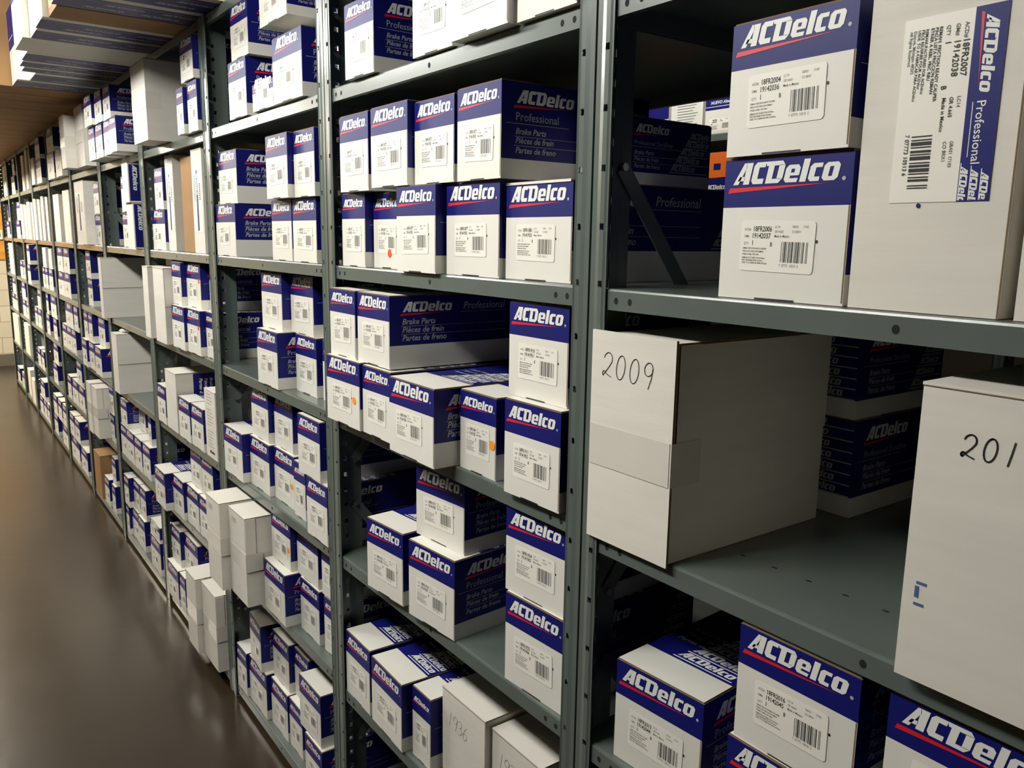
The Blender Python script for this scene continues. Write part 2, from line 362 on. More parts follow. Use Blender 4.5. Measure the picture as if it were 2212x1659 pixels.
        for s_, xx, zz, sz, m in (('ACD#', .0935, .268, .0036, 'grey_ink'), ('18FR2007', .0932, .254, .0058, 'black'), ('GM#', .0855, .268, .0036, 'grey_ink'), ('19142038', .0850, .254, .0058, 'black'),
                                  ('QTY', .077, .268, .0034, 'grey_ink'), ('1', .0768, .254, .0052, 'black'), ('B', .0768, .214, .0048, 'black'), ('LC14', .093, .203, .0032, 'grey_ink'), ('GR 4.665', .086, .203, .0034, 'black'), ('Made in Mexico', .079, .203, .0034, 'black'),
                                  ('GBAS1 17103', .0905, .163, .0030, 'grey_ink'), ('CO BRX1', .084, .163, .0032, 'grey_ink'),
                                  ('REMAN. FRICTION READY CALIPER', .070, .268, .0030, 'black'), ('PINZA LISTA FRICCION REMAN', .066, .268, .0030, 'black'), ('ETRIER A REBL. FRIC RBU', .062, .268, .0030, 'black'), ('REMANUFACTURED FOR ACDelco', .057, .268, .0027, 'black'), ('PIECE REUSINEE POUR ACDelco', .0533, .268, .0027, 'black'), ('USDE. TO A FABRICAR PARA ACDelco', .0496, .268, .0027, 'black'),
                                  ('Detroit, Michigan 48202', .0455, .268, .0028, 'grey_ink'), ('All Rights Reserved.', .0418, .268, .0028, 'grey_ink'), ('7 07773 10513 6', .0465, .172, .0040, 'black')):
            s3.flat(text_polys(s_, .012), (xx, y, zz), NZ, X_, sz, m)
        zz = .170; unit = .052 / sum(BARS)
        for i, b in enumerate(BARS):
            if i % 2 == 0: s3.rect((0, y, 0), X_, Z_, .053, .073, zz - b * unit, zz, 'black')
            zz -= b * unit
        link('shipping_label', s3.mesh('shipping_label'), body)
        dm = MB(); dm.flat([[(.066 + .002 * math.cos(a * .785), .104 + .0024 * math.sin(a * .785)) for a in range(8)]], (0, -.0009, 0), X_, Z_, 1, 'blue'); 
        dk = link('ink_dot', dm.mesh('ink_dot'), body)
    return body

# ---------------------------------------------------------------- shelving
HOLE = .0793
def strip_with_holes(mb, P, a, xc, z0, z1, zs, rx, rz, octo, m):
    """flat strip 0..a x z0..z1 with a column of holes; P maps (u, z) to a point"""
    q = lambda *t: mb.poly([P(u, z) for u, z in t], m)
    q((0, z0), (xc - rx, z0), (xc - rx, z1), (0, z1)); q((xc + rx, z0), (a, z0), (a, z1), (xc + rx, z1))
    z = z0
    for c in zs:
        q((xc - rx, z), (xc + rx, z), (xc + rx, c - rz), (xc - rx, c - rz)); z = c + rz
        if octo:
            k = .59
            for sx in (-1, 1):
                for sz in (-1, 1):
                    t = [(xc + sx * rx, c + sz * rz), (xc + sx * rx, c + sz * rz * (1 - k)), (xc + sx * rx * (1 - k), c + sz * rz)]
                    q(*(t if sx * sz < 0 else t[::-1]))
    q((xc - rx, z), (xc + rx, z), (xc + rx, z1), (xc - rx, z1))
def post_mesh(sx, sy):
    """rolled angle post; sx: +1 stands at the bay's left end, sy: +1 front"""
    mb = MB(); H = 2.257
    zs = [1.62 + HOLE * k for k in range(-19, 9) if .06 < 1.62 + HOLE * k < H - .03]
    strip_with_holes(mb, lambda u, z: (sx * (.0022 + u), 0, z), .0325, .022, 0, H, zs, .0040, .0046, True, 'steel')
    zz = [1.62 + HOLE / 2 * k for k in range(-38, 17) if .06 < 1.62 + HOLE / 2 * k < H - .03]
    strip_with_holes(mb, lambda u, z: (sx * .0022, sy * u, z), .072, .030, 0, H, zz, .0045, .0055, False, 'steel')
    mb.box(*sorted((sx * .0022, sx * .034)), *sorted((0, sy * .05)), 0, .003, 'steel')
    me = mb.mesh('post', merge=True)
    bm = bmesh.new(); bm.from_mesh(me); bmesh.ops.recalc_face_normals(bm, faces=bm.faces)
    bmesh.ops.solidify(bm, geom=bm.faces[:], thickness=.0016 * (1 if True else -1)); bm.to_mesh(me); bm.free()
    return me
DEPTH = .61
def shelf_mesh():
    mb = MB(); a, b = .0045, W - .0045; y0, y1 = .0042, DEPTH - .0042
    prof = [(y0 + .012, -.0285), (y0 + .012, -.030), (y0, -.030), (y0, -.0035), (y0 + .0012, -.001), (y0 + .004, 0), (y1 - .004, 0), (y1 - .0012, -.001), (y1, -.0035), (y1, -.030), (y1 - .012, -.030), (y1 - .012, -.0285),
            (y1 - .0016, -.0285), (y1 - .0016, -.004), (y1 - .004, -.0018), (y0 + .004, -.0018), (y0 + .0016, -.004), (y0 + .0016, -.0285)]
    n = len(prof)
    for i in range(n):
        p, q = prof[i], prof[(i + 1) % n]
        mb.poly([(a, p[0], p[1]), (a, q[0], q[1]), (b, q[0], q[1]), (b, p[0], p[1])], 'steel')
    for x, s_ in ((a, 1), (b, -1)):
        mb.box(*sorted((x, x + s_ * .0014)), y0 + .0005, y1 - .0005, -.0298, -.0005, 'steel')
    me = mb.mesh('shelf', merge=True)
    bm = bmesh.new(); bm.from_mesh(me); bmesh.ops.recalc_face_normals(bm, faces=bm.faces); bm.to_mesh(me); bm.free()
    # shade of punched holes painted as discs: lip ends, lip middle, deck row
    h = MB(); ov = lambda x, r1, r2, n=10: [(x + r1 * math.cos(k * 2 * math.pi / n), r2 * math.sin(k * 2 * math.pi / n)) for k in range(n)]
    for x in (.053, .080, W - .080, W - .053, W / 2): h.flat([ov(x, .0042, .0050)], (0, y0 - .0002, -.0165), X_, Z_, 1, 'hole')
    for k in range(15): h.flat([ov(.108 + .052 * k, .0050, .0022)], (0, .112, .0002), X_, Y_, 1, 'hole')
    bm = bmesh.new(); bm.from_mesh(me); hm = h.mesh('holes'); n0 = len(bm.faces); bm.from_mesh(hm); bm.faces.ensure_lookup_table()
    for f in bm.faces[n0:]: f.material_index = 1
    bm.to_mesh(me); bm.free(); me.materials.append(M['hole']); bpy.data.meshes.remove(hm)
    return me
def bar_mesh(y0, z0, y1, z1):
    mb = MB(); d = Vector((0, y1 - y0, z1 - z0)); L = d.length; d /= L; n = Vector((0, -d.z, d.y)) * .0125
    for x, flip in ((.0052, 0), (.0070, 1)):
        q = [(x, y0 + n.y, z0 + n.z), (x, y0 - n.y, z0 - n.z), (x, y1 - n.y, z1 - n.z), (x, y1 + n.y, z1 + n.z)]
        mb.poly(q if flip else q[::-1], 'steel')
    mb.poly([(.0052, y0 + n.y, z0 + n.z), (.0070, y0 + n.y, z0 + n.z), (.0070, y1 + n.y, z1 + n.z), (.0052, y1 + n.y, z1 + n.z)], 'steel')
    mb.poly([(.0070, y0 - n.y, z0 - n.z), (.0052, y0 - n.y, z0 - n.z), (.0052, y1 - n.y, z1 - n.z), (.0070, y1 - n.y, z1 - n.z)], 'steel')
    return mb.mesh('cross_brace')
def bolt_mesh(y, z):
    mb = MB(); ring = [(y + .0062 * math.cos(k * math.pi / 3), z + .0062 * math.sin(k * math.pi / 3)) for k in range(6)]
    mb.poly([(.0125, a, b) for a, b in ring], 'zinc')
    for i in range(6):
        (a, b), (c, d) = ring[i], ring[(i + 1) % 6]; mb.poly([(.0068, a, b), (.0068, c, d), (.0125, c, d), (.0125, a, b)], 'zinc')
    return mb.mesh('bolt')
POSTS = {(sx, sy): post_mesh(sx, sy) for sx in (1, -1) for sy in (1, -1)}
SHELF = shelf_mesh()
BRACES = []
for a, b in ((1.705, 1.06), (.95, .31)):
    BRACES.append((bar_mesh(.052, a, DEPTH - .052, b), [bolt_mesh(.052, a), bolt_mesh(DEPTH - .052, b)]))
    BRACES.append((bar_mesh(.052, b, DEPTH - .052, a), [bolt_mesh(.052, b), bolt_mesh(DEPTH - .052, a)]))
BAYNAME = {1: 'nearest bay', 2: 'second bay', 3: 'third bay', 4: 'fourth bay', 5: 'fifth bay', 6: 'sixth bay', 7: 'seventh bay', 8: 'eighth bay', 9: 'ninth bay', 10: 'tenth bay', 11: 'farthest bay'}
SHELFNAME = {2: 'bottom shelf', 3: 'second shelf', 4: 'third shelf', 5: 'fourth shelf', 6: 'fifth shelf', 7: 'sixth shelf', 8: 'top shelf'}
def shelf_z(b, l): return LEVEL[l] + ({2: -.007, 3: .008}.get(b, 0) if l == 3 else 0) + (-.008 if (b, l) == (1, 5) else 0)
def make_bay(x, y, levels, label, braces=True):
    r = bpy.data.objects.new('shelving_bay', None); COL.objects.link(r); r.location = (x, y, 0); r.empty_display_size = .1
    tag(r, label, 'shelving', 'steel shelving bays along the aisle')
    for (sx, sy), me in POSTS.items():
        o = link('post', me, r); o.location = (0 if sx > 0 else W, 0 if sy > 0 else DEPTH, 0)
    for z in levels:
        o = link('shelf', SHELF, r); o.location = (0, 0, z)
    if braces:
        for me, bolts in BRACES:
            o = link('cross_brace', me, r)
            for bm_ in bolts: link('bolt', bm_, o)['label'] = 'zinc plated bolt head'
    return r
for b in range(1, 12):
    lab = {1: 'grey steel shelving bay holding cartons handwritten 2009 and 2010', 11: 'grey steel shelving bay at the far end beside the block wall'}.get(b) or 'grey steel shelving bay with seven shelves, %s from the near end' % BAYNAME[b].split()[0]
    make_bay((1 - b) * W, 0, [shelf_z(b, l) for l in range(2, 9)], lab)

# every carton: bay, shelf, row, kind, x, width, y of its front, depth, z, height, turn in degrees, details
BOXES = [
(1,4,0,'A',0.074,0.158,0.014,0.33,0.8295,0.16,4.0,{'num': '18FR2013','num2': '19142044'}),
(1,4,0,'A',0.29,0.163,0.003,0.33,0.8295,0.157,0.0,{}),
(1,4,0,'A',0.487,0.172,0.01,0.33,0.8295,0.157,0.0,{'num': '18FR2018','num2': '19142047'}),
(1,4,1,'A',0.296,0.161,0.006,0.33,0.9875,0.1525,0.0,{'num': '18FR2016','num2': '19142045'}),
(1,4,1,'A',0.487,0.172,0.01,0.33,0.9875,0.1525,0.0,{'num': '18FR2018','num2': '19142047'}),
(1,5,0,'W',0.037,0.139,0.0,0.336,1.1745,0.2981,0.0,{'txt': '2009','seam': 1,'tape': 1,'flap2': 1}),
(1,5,0,'A',0.037,0.17,0.377,0.36,1.1745,0.157,0.0,{'rear': 1,'dura': 1}),
(1,5,0,'W',0.5,0.36,-0.014,0.4,1.1745,0.2996,0.0,{'txt': '2010'}),
(1,5,1,'A',0.037,0.166,0.377,0.256,1.3325,0.145,0.0,{'rear': 1,'dura': 1}),
(1,6,0,'A',0.22,0.168,0.018,0.33,1.5355,0.1639,0.0,{'num': '18FR2006','num2': '19142037'}),
(1,6,0,'W',0.394,0.151,0.018,0.3,1.5355,0.3545,0.0,{'bigl': 1}),
(1,6,0,'W',0.558,0.2,0.018,0.3,1.5355,0.3545,0.0,{}),
(1,6,1,'A',0.225,0.158,0.012,0.33,1.7004,0.1487,0.0,{'num': '18FR2004','num2': '19142036'}),
(2,2,0,'A',-0.768,0.15,0.02,0.33,0.0505,0.166,0.0,{}),
(2,3,0,'A',-0.877,0.137,0.006,0.33,0.4735,0.166,-1.2,{}),
(2,3,0,'A',-0.728,0.156,0.002,0.33,0.4735,0.1622,-1.8,{}),
(2,3,0,'A',-0.557,0.078,0.016,0.33,0.4735,0.166,0.0,{}),
(2,3,0,'W',-0.468,0.161,0.039,0.2,0.4735,0.2003,0.0,{'txt': '1936'}),
(2,3,0,'W',-0.302,0.154,0.052,0.2,0.4735,0.1853,0.0,{'txt': '1937'}),
(2,4,0,'A',-0.694,0.143,-0.02,0.33,0.8295,0.1609,5.0,{'num': '18FR1915','num2': '19141956'}),
(2,4,0,'A',-0.518,0.156,-0.012,0.33,0.8295,0.1636,5.0,{'num': '18FR1918','num2': '19141957'}),
(2,4,0,'A',-0.199,0.151,0.005,0.33,0.8295,0.166,3.1,{'num': '18FR1925','num2': '19141966'}),
(2,4,1,'A',-0.536,0.162,0.017,0.33,0.9941,0.148,5.0,{'num': '18FR1917','num2': '19141958'}),
(2,4,1,'A',-0.206,0.152,0.009,0.33,0.9965,0.1515,3.7,{'num': '18FR1924','num2': '19141965'}),
(2,5,0,'A',-0.877,0.171,-0.027,0.42,1.1825,0.1504,0.4,{'dot': ('o',0.84,0.42),'side': 'L'}),
(2,5,0,'A',-0.701,0.129,-0.021,0.42,1.1825,0.148,-0.2,{'side': 'L'}),
(2,5,0,'A',-0.536,0.173,-0.043,0.42,1.1825,0.149,-0.1,{'side': 'L','num': '18FR1904','num2': '19141938'}),
(2,5,0,'A',-0.354,0.115,0.008,0.42,1.1825,0.148,0.0,{'dot': ('o',0.9,0.42),'side': 'L','num': '18FR1904','num2': '19141938'}),
(2,5,0,'A',-0.187,0.142,-0.011,0.33,1.1825,0.1611,1.2,{'num': '18FR1911','num2': '19141952'}),
(2,5,1,'A',-0.877,0.133,-0.015,0.42,1.3339,0.1512,-0.1,{'side': 'L'}),
(2,5,1,'A',-0.739,0.151,-0.012,0.42,1.3339,0.1506,-0.6,{'side': 'L'}),
(2,5,1,'A',-0.205,0.149,0.009,0.33,1.3446,0.1564,1.3,{'num': '18FR1910','num2': '19141951'}),
(2,6,0,'A',-0.86,0.116,0.012,0.33,1.5355,0.1594,0.1,{}),
(2,6,0,'A',-0.739,0.122,0.03,0.33,1.5355,0.157,0.0,{'dot': ('r',0.6,0.2)}),
(2,6,0,'A',-0.567,0.148,-0.006,0.33,1.5355,0.1627,0.1,{}),
(2,6,0,'A',-0.411,0.166,0.013,0.33,1.5355,0.1624,0.4,{}),
(2,6,0,'A',-0.238,0.169,0.023,0.42,1.5355,0.1541,0.3,{'num': '18FR1881','num2': '19141933','side': 'L','flap': 1}),
(2,6,1,'A',-0.824,0.135,-0.006,0.33,1.6959,0.1592,0.5,{}),
(2,6,1,'A',-0.67,0.152,-0.008,0.33,1.6992,0.1563,0.1,{}),
(2,6,1,'A',-0.513,0.142,0.005,0.33,1.6992,0.1507,-0.5,{}),
(2,6,1,'A',-0.364,0.133,0.006,0.33,1.6989,0.1553,-0.3,{'num': '18FR1877','num2': '19141935'}),
(2,6,1,'A',-0.224,0.106,0.165,0.215,1.6906,0.112,0.0,{'dura': 1}),
(2,7,0,'A',-0.782,0.127,-0.009,0.33,1.9245,0.148,1.3,{}),
(2,7,0,'A',-0.502,0.137,-0.004,0.33,1.9245,0.17,-0.0,{}),
(2,7,0,'A',-0.345,0.161,-0.018,0.33,1.9245,0.175,0.0,{}),
(2,7,0,'A',-0.176,0.139,-0.006,0.33,1.9245,0.175,0.0,{}),
(3,2,0,'A',-1.791,0.103,0.006,0.33,0.0505,0.157,0.0,{}),
(3,2,0,'A',-1.683,0.166,0.014,0.33,0.0505,0.157,0.0,{}),
(3,2,0,'A',-1.504,0.142,0.025,0.33,0.0505,0.157,0.0,{}),
(3,2,0,'A',-1.358,0.104,0.029,0.33,0.0505,0.157,0.0,{}),
(3,2,0,'A',-1.16,0.12,0.0,0.33,0.0505,0.157,0.0,{}),
(3,2,1,'A',-1.673,0.134,0.018,0.33,0.2085,0.157,-4.0,{}),
(3,2,1,'A',-1.511,0.139,0.038,0.33,0.2085,0.157,0.0,{}),
(3,2,1,'A',-1.361,0.111,0.052,0.33,0.2085,0.157,-0.0,{}),
(3,2,1,'A',-1.206,0.152,0.006,0.33,0.2085,0.157,0.0,{}),
(3,3,0,'W',-1.751,0.144,-0.081,0.28,0.4885,0.2868,0.0,{'txt': '1808','seam': 2}),
(3,3,0,'W',-1.594,0.152,-0.056,0.28,0.4885,0.281,0.0,{'txt': '1809','seam': 2}),
(3,3,0,'A',-1.422,0.167,-0.009,0.33,0.4885,0.157,0.0,{}),
(3,3,0,'A',-1.233,0.134,0.029,0.33,0.4885,0.157,-0.0,{}),
(3,3,0,'A',-1.077,0.09,0.034,0.33,0.4885,0.157,0.0,{}),
(3,3,1,'A',-1.423,0.153,0.018,0.33,0.6465,0.1485,0.0,{'dot': ('o',0.88,0.4)}),
(3,3,1,'A',-1.261,0.151,0.034,0.33,0.6465,0.1485,0.0,{}),
(3,3,1,'A',-1.09,0.09,0.036,0.33,0.6465,0.1485,0.0,{}),
(3,4,0,'A',-1.791,0.186,-0.002,0.33,0.8295,0.157,0.0,{}),
(3,4,0,'A',-1.598,0.172,0.02,0.33,0.8295,0.157,0.0,{}),
(3,4,0,'A',-1.421,0.158,0.033,0.33,0.8295,0.157,0.0,{'dot': ('o',0.88,0.42)}),
(3,4,0,'A',-1.242,0.083,0.024,0.33,0.8295,0.157,0.0,{}),
(3,4,0,'A',-1.084,0.133,-0.003,0.33,0.8295,0.157,0.0,{}),
(3,4,1,'A',-1.594,0.149,0.029,0.33,0.9875,0.157,-0.0,{}),
(3,4,1,'A',-1.431,0.145,0.042,0.33,0.9875,0.157,-0.0,{}),
(3,4,1,'A',-1.13,0.145,-0.004,0.33,0.9875,0.157,0.0,{}),
(3,5,0,'A',-1.427,0.162,-0.002,0.33,1.1825,0.157,0.0,{}),
(3,5,0,'A',-1.241,0.142,0.041,0.33,1.1825,0.157,0.0,{}),
(3,5,0,'A',-1.073,0.1,0.047,0.33,1.1825,0.157,0.0,{}),
(3,5,1,'A',-1.441,0.16,0.022,0.33,1.3405,0.157,0.0,{}),
(3,5,1,'A',-1.276,0.156,0.045,0.33,1.3405,0.157,0.0,{}),
(3,5,1,'A',-1.086,0.1,0.059,0.33,1.3405,0.157,0.0,{}),
(3,6,0,'A',-1.791,0.192,0.006,0.42,1.5355,0.157,0.0,{'side': 'L'}),
(3,6,0,'A',-1.293,0.143,0.006,0.33,1.5355,0.157,-0.0,{}),
(3,6,0,'A',-1.145,0.15,0.007,0.33,1.5355,0.157,0.0,{}),
(3,6,1,'A',-1.771,0.175,0.015,0.42,1.6935,0.157,0.0,{'side': 'L'}),
(3,6,1,'A',-1.254,0.15,-0.018,0.33,1.6935,0.157,-0.0,{}),
(3,6,1,'A',-1.098,0.128,-0.004,0.33,1.6935,0.157,-0.0,{}),
(3,7,0,'A',-1.576,0.152,-0.004,0.33,1.9245,0.1553,0.0,{}),
(3,7,0,'A',-1.374,0.157,-0.005,0.33,1.9245,0.07,0.0,{}),
(3,7,0,'A',-1.212,0.191,-0.007,0.33,1.957,0.157,0.0,{}),
(3,7,1,'A',-1.548,0.146,-0.001,0.33,2.0808,0.1432,0.0,{}),
(3,7,1,'A',-1.264,0.186,-0.017,0.33,2.115,0.109,0.0,{}),
(4,2,0,'A',-2.705,0.178,-0.004,0.33,0.0505,0.157,0.0,{}),
(4,2,0,'A',-2.522,0.089,0.0,0.33,0.0505,0.157,0.0,{}),
(4,2,0,'W',-2.212,0.134,-0.048,0.28,0.0505,0.2947,0.0,{'seam': 2}),
(4,2,0,'W',-2.072,0.171,-0.028,0.28,0.0505,0.2895,0.0,{'seam': 2}),
(4,2,1,'A',-2.705,0.147,0.02,0.33,0.2085,0.157,0.0,{}),
(4,2,1,'A',-2.553,0.202,0.035,0.33,0.2085,0.157,0.0,{}),
(4,3,0,'A',-2.69,0.17,-0.035,0.33,0.4805,0.157,0.0,{'dot': ('r',0.85,0.38)}),
(4,3,0,'A',-2.515,0.157,-0.004,0.33,0.4805,0.157,0.0,{}),
(4,3,0,'A',-2.353,0.169,0.007,0.33,0.4805,0.157,-0.0,{}),
(4,3,0,'A',-2.178,0.124,0.008,0.33,0.4805,0.157,0.0,{}),
(4,3,1,'A',-2.337,0.15,0.025,0.33,0.6385,0.157,-0.0,{}),
(4,3,1,'A',-2.175,0.144,0.022,0.33,0.6385,0.157,-0.0,{}),
(4,4,0,'A',-2.692,0.134,-0.004,0.33,0.8295,0.157,0.0,{}),
(4,4,0,'W',-2.545,0.166,-0.003,0.3,0.8295,0.2381,-0.0,{'bside': 1}),
(4,4,0,'A',-2.359,0.159,-0.003,0.33,0.8295,0.157,0.0,{}),
(4,4,0,'A',-2.194,0.156,0.0,0.33,0.8295,0.157,0.0,{}),
(4,4,0,'W',-2.018,0.128,0.003,0.3,0.8295,0.2418,0.0,{'finep': 1}),
(4,5,0,'W',-2.704,0.091,-0.03,0.3,1.1825,0.288,-0.0,{}),
(4,5,0,'W',-2.546,0.165,-0.025,0.3,1.1825,0.2895,-0.0,{'seam': 1}),
(4,5,0,'A',-2.34,0.168,-0.012,0.33,1.1825,0.157,0.0,{}),
(4,5,0,'A',-2.167,0.165,-0.003,0.33,1.1825,0.157,0.0,{'dot': ('r',0.88,0.62)}),
(4,5,0,'A',-1.996,0.1,0.015,0.33,1.1825,0.157,0.0,{}),
(4,5,1,'A',-2.377,0.133,0.004,0.33,1.3405,0.157,-0.0,{}),
(4,5,1,'A',-2.24,0.18,0.022,0.33,1.3405,0.157,0.0,{'dot': ('r',0.88,0.62)}),
(4,5,1,'A',-2.054,0.09,0.05,0.33,1.3405,0.157,0.0,{}),
(4,6,0,'A',-2.705,0.203,0.021,0.33,1.5355,0.157,0.0,{}),
(4,6,0,'W',-2.497,0.112,0.031,0.3,1.5355,0.3558,-0.0,{'strip': 1}),
(4,6,0,'B',-2.308,0.141,0.04,0.34,1.5355,0.3348,-0.0,{}),
(4,6,0,'W',-2.109,0.128,0.024,0.3,1.5355,0.3478,0.0,{'strip': 1}),
(4,6,1,'A',-2.64,0.13,0.022,0.33,1.6935,0.157,-0.0,{}),
(4,7,0,'W',-2.493,0.219,-0.072,0.3,1.9245,0.2748,0.0,{'tape': 1}),
(4,7,0,'A',-2.066,0.08,-0.024,0.33,1.9245,0.1466,-0.0,{}),
(4,7,0,'A',-1.975,0.11,-0.013,0.33,1.9245,0.157,0.0,{}),
(4,7,1,'A',-2.01,0.145,-0.02,0.33,2.0825,0.13,0.0,{}),
(5,2,0,'A',-3.619,0.077,0.007,0.33,0.0505,0.157,0.0,{}),
(5,2,0,'A',-3.537,0.148,0.021,0.33,0.0505,0.157,0.0,{}),
(5,2,0,'A',-3.377,0.142,0.017,0.33,0.0505,0.157,-0.0,{}),
(5,2,0,'A',-3.082,0.19,0.01,0.33,0.0505,0.157,-0.0,{}),
(5,2,0,'A',-2.887,0.087,0.02,0.3,0.0505,0.157,0.0,{}),
(5,2,1,'A',-3.619,0.12,0.006,0.33,0.2085,0.157,0.0,{}),
(5,2,1,'A',-3.494,0.136,0.028,0.33,0.2085,0.157,0.0,{}),
(5,2,1,'A',-3.353,0.125,0.029,0.33,0.2085,0.157,-0.0,{}),
(5,2,1,'A',-3.082,0.183,0.013,0.33,0.2085,0.07,-0.0,{}),
(5,3,0,'A',-3.606,0.139,0.007,0.33,0.4805,0.157,-0.0,{}),
(5,3,0,'A',-3.461,0.167,0.006,0.33,0.4805,0.157,-0.0,{}),
(5,3,0,'A',-3.289,0.154,0.007,0.33,0.4805,0.157,0.0,{}),
(5,3,0,'A',-3.13,0.152,0.01,0.33,0.4805,0.157,0.0,{}),
(5,3,1,'A',-3.562,0.15,0.006,0.33,0.6385,0.1385,0.0,{'side': 'S'}),
(5,3,1,'A',-3.408,0.145,0.059,0.33,0.6385,0.157,-0.0,{}),
(5,3,1,'A',-3.068,0.06,0.029,0.33,0.6385,0.157,-0.0,{}),
(5,4,0,'W',-3.482,0.125,-0.028,0.26,0.8295,0.2919,0.0,{'seam': 1}),
(5,5,0,'W',-3.61,0.05,-0.042,0.27,1.1825,0.2969,5.0,{'seam': 1}),
(5,6,0,'A',-3.324,0.134,0.029,0.33,1.5355,0.157,-0.0,{}),
(5,6,0,'W',-2.973,0.124,-0.02,0.3,1.5355,0.19,0.0,{'bstrip': 1}),
(5,6,1,'A',-3.241,0.137,0.015,0.33,1.6935,0.157,-0.0,{}),
(5,6,1,'W',-2.971,0.116,-0.03,0.3,1.7265,0.16,0.0,{'bstrip': 1}),
(5,7,0,'A',-3.438,0.153,-0.072,0.33,1.9245,0.1449,0.0,{}),
(5,7,0,'A',-3.274,0.161,-0.07,0.33,1.9245,0.1435,0.0,{}),
(5,7,0,'A',-3.078,0.141,-0.071,0.33,1.9245,0.142,-0.0,{}),
(5,7,0,'A',-2.908,0.128,-0.078,0.33,1.9245,0.1383,-0.0,{}),
(5,7,1,'A',-3.421,0.183,-0.085,0.33,2.0704,0.1302,0.0,{}),
(5,7,1,'A',-3.233,0.161,-0.073,0.33,2.069,0.133,0.0,{}),
(5,7,1,'A',-3.067,0.146,-0.067,0.33,2.0675,0.1327,0.0,{}),
(6,2,0,'B',-4.467,0.207,-0.001,0.2,0.0505,0.2588,-0.0,{}),
(6,2,0,'A',-4.221,0.142,0.009,0.33,0.0505,0.157,0.0,{}),
(6,2,0,'A',-4.013,0.093,0.011,0.33,0.0505,0.157,0.0,{}),
(6,2,1,'A',-4.025,0.107,0.022,0.33,0.2085,0.157,-0.0,{}),
(6,3,0,'W',-4.239,0.123,-0.046,0.3,0.4805,0.2882,-0.0,{'seam': 2}),
(6,3,0,'W',-4.11,0.148,-0.039,0.3,0.4805,0.2814,-0.0,{'seam': 2}),
(6,3,0,'A',-3.905,0.105,0.012,0.33,0.4805,0.157,0.0,{}),
(6,3,1,'A',-3.934,0.118,0.019,0.33,0.6385,0.157,-0.0,{}),
(6,4,0,'A',-4.484,0.158,-0.016,0.33,0.8295,0.157,0.0,{}),
(6,4,0,'A',-4.321,0.173,-0.005,0.33,0.8295,0.157,0.0,{}),
(6,4,0,'A',-4.081,0.192,-0.013,0.33,0.8295,0.157,-0.0,{}),
(6,4,1,'A',-4.495,0.131,0.006,0.33,0.9875,0.157,-0.0,{}),
(6,4,1,'A',-4.34,0.124,0.006,0.33,0.9875,0.157,-0.0,{}),
(6,4,1,'A',-4.101,0.19,0.018,0.33,0.9875,0.157,0.0,{}),
(6,5,0,'A',-4.42,0.15,0.03,0.34,1.1825,0.157,0.0,{}),
(6,5,1,'A',-4.43,0.15,0.03,0.34,1.3405,0.157,0.0,{}),
(6,6,0,'W',-4.299,0.294,-0.021,0.3,1.5355,0.3345,0.0,{'strip': 1}),
(6,6,0,'A',-4.0,0.162,0.024,0.33,1.5355,0.157,0.0,{}),
(6,6,1,'A',-3.853,0.142,0.001,0.33,1.6935,0.157,-0.0,{}),
(6,7,0,'W',-4.088,0.149,-0.099,0.3,1.9245,0.2623,0.0,{'tape': 1}),
(6,7,0,'W',-3.934,0.241,-0.05,0.3,1.9245,0.2923,0.0,{'tape': 1}),
(7,2,0,'A',-5.447,0.355,0.008,0.3,0.0505,0.157,0.0,{}),
(7,2,0,'A',-5.037,0.247,0.008,0.3,0.0505,0.157,0.0,{}),
(7,2,1,'A',-5.447,0.203,0.008,0.3,0.2085,0.157,0.0,{}),
(7,2,1,'A',-5.226,0.207,0.008,0.3,0.2085,0.157,0.0,{}),
(7,3,0,'A',-5.389,0.161,0.008,0.3,0.4805,0.157,0.0,{}),
(7,3,0,'A',-5.189,0.243,0.008,0.3,0.4805,0.157,0.0,{}),
(7,3,0,'A',-4.928,0.226,0.008,0.3,0.4805,0.157,0.0,{}),
(7,3,1,'A',-4.943,0.194,0.008,0.3,0.6385,0.157,0.0,{}),
(7,4,0,'A',-5.447,0.201,0.008,0.3,0.8295,0.157,0.0,{}),
(7,4,0,'A',-5.241,0.204,0.008,0.3,0.8295,0.157,0.0,{}),
(7,4,0,'A',-5.032,0.163,0.008,0.3,0.8295,0.157,0.0,{}),
(7,4,1,'A',-5.225,0.306,0.008,0.3,0.9875,0.157,0.0,{}),
(7,4,1,'A',-4.883,0.159,0.008,0.3,0.9875,0.157,0.0,{}),
(7,5,0,'A',-5.447,0.266,0.008,0.3,1.1825,0.157,0.0,{}),
(7,5,0,'A',-5.176,0.263,0.008,0.3,1.1825,0.157,0.0,{}),
(7,5,1,'A',-5.405,0.248,0.008,0.3,1.3405,0.157,0.0,{}),
(7,5,1,'A',-5.136,0.248,0.008,0.3,1.3405,0.157,0.0,{}),
(7,6,0,'W',-5.388,0.254,0.008,0.3,1.5355,0.304,0.0,{}),
(7,6,0,'W',-5.05,0.256,0.02,0.3,1.5355,0.318,0.0,{}),
(7,7,0,'A',-5.203,0.291,-0.03,0.3,1.9245,0.157,0.0,{}),
(7,7,0,'A',-4.849,0.242,-0.03,0.3,1.9245,0.157,0.0,{}),
(7,7,1,'A',-5.169,0.291,-0.03,0.3,2.0825,0.1415,0.0,{}),
(8,2,0,'A',-6.291,0.2,0.008,0.3,0.0505,0.157,0.0,{}),
(8,2,0,'A',-5.855,0.287,0.008,0.3,0.0505,0.157,0.0,{}),
(8,2,1,'A',-6.25,0.199,0.008,0.3,0.2085,0.157,0.0,{}),
(8,2,1,'A',-6.003,0.187,0.008,0.3,0.2085,0.157,0.0,{}),
(8,2,1,'A',-5.77,0.176,0.008,0.3,0.2085,0.157,0.0,{}),
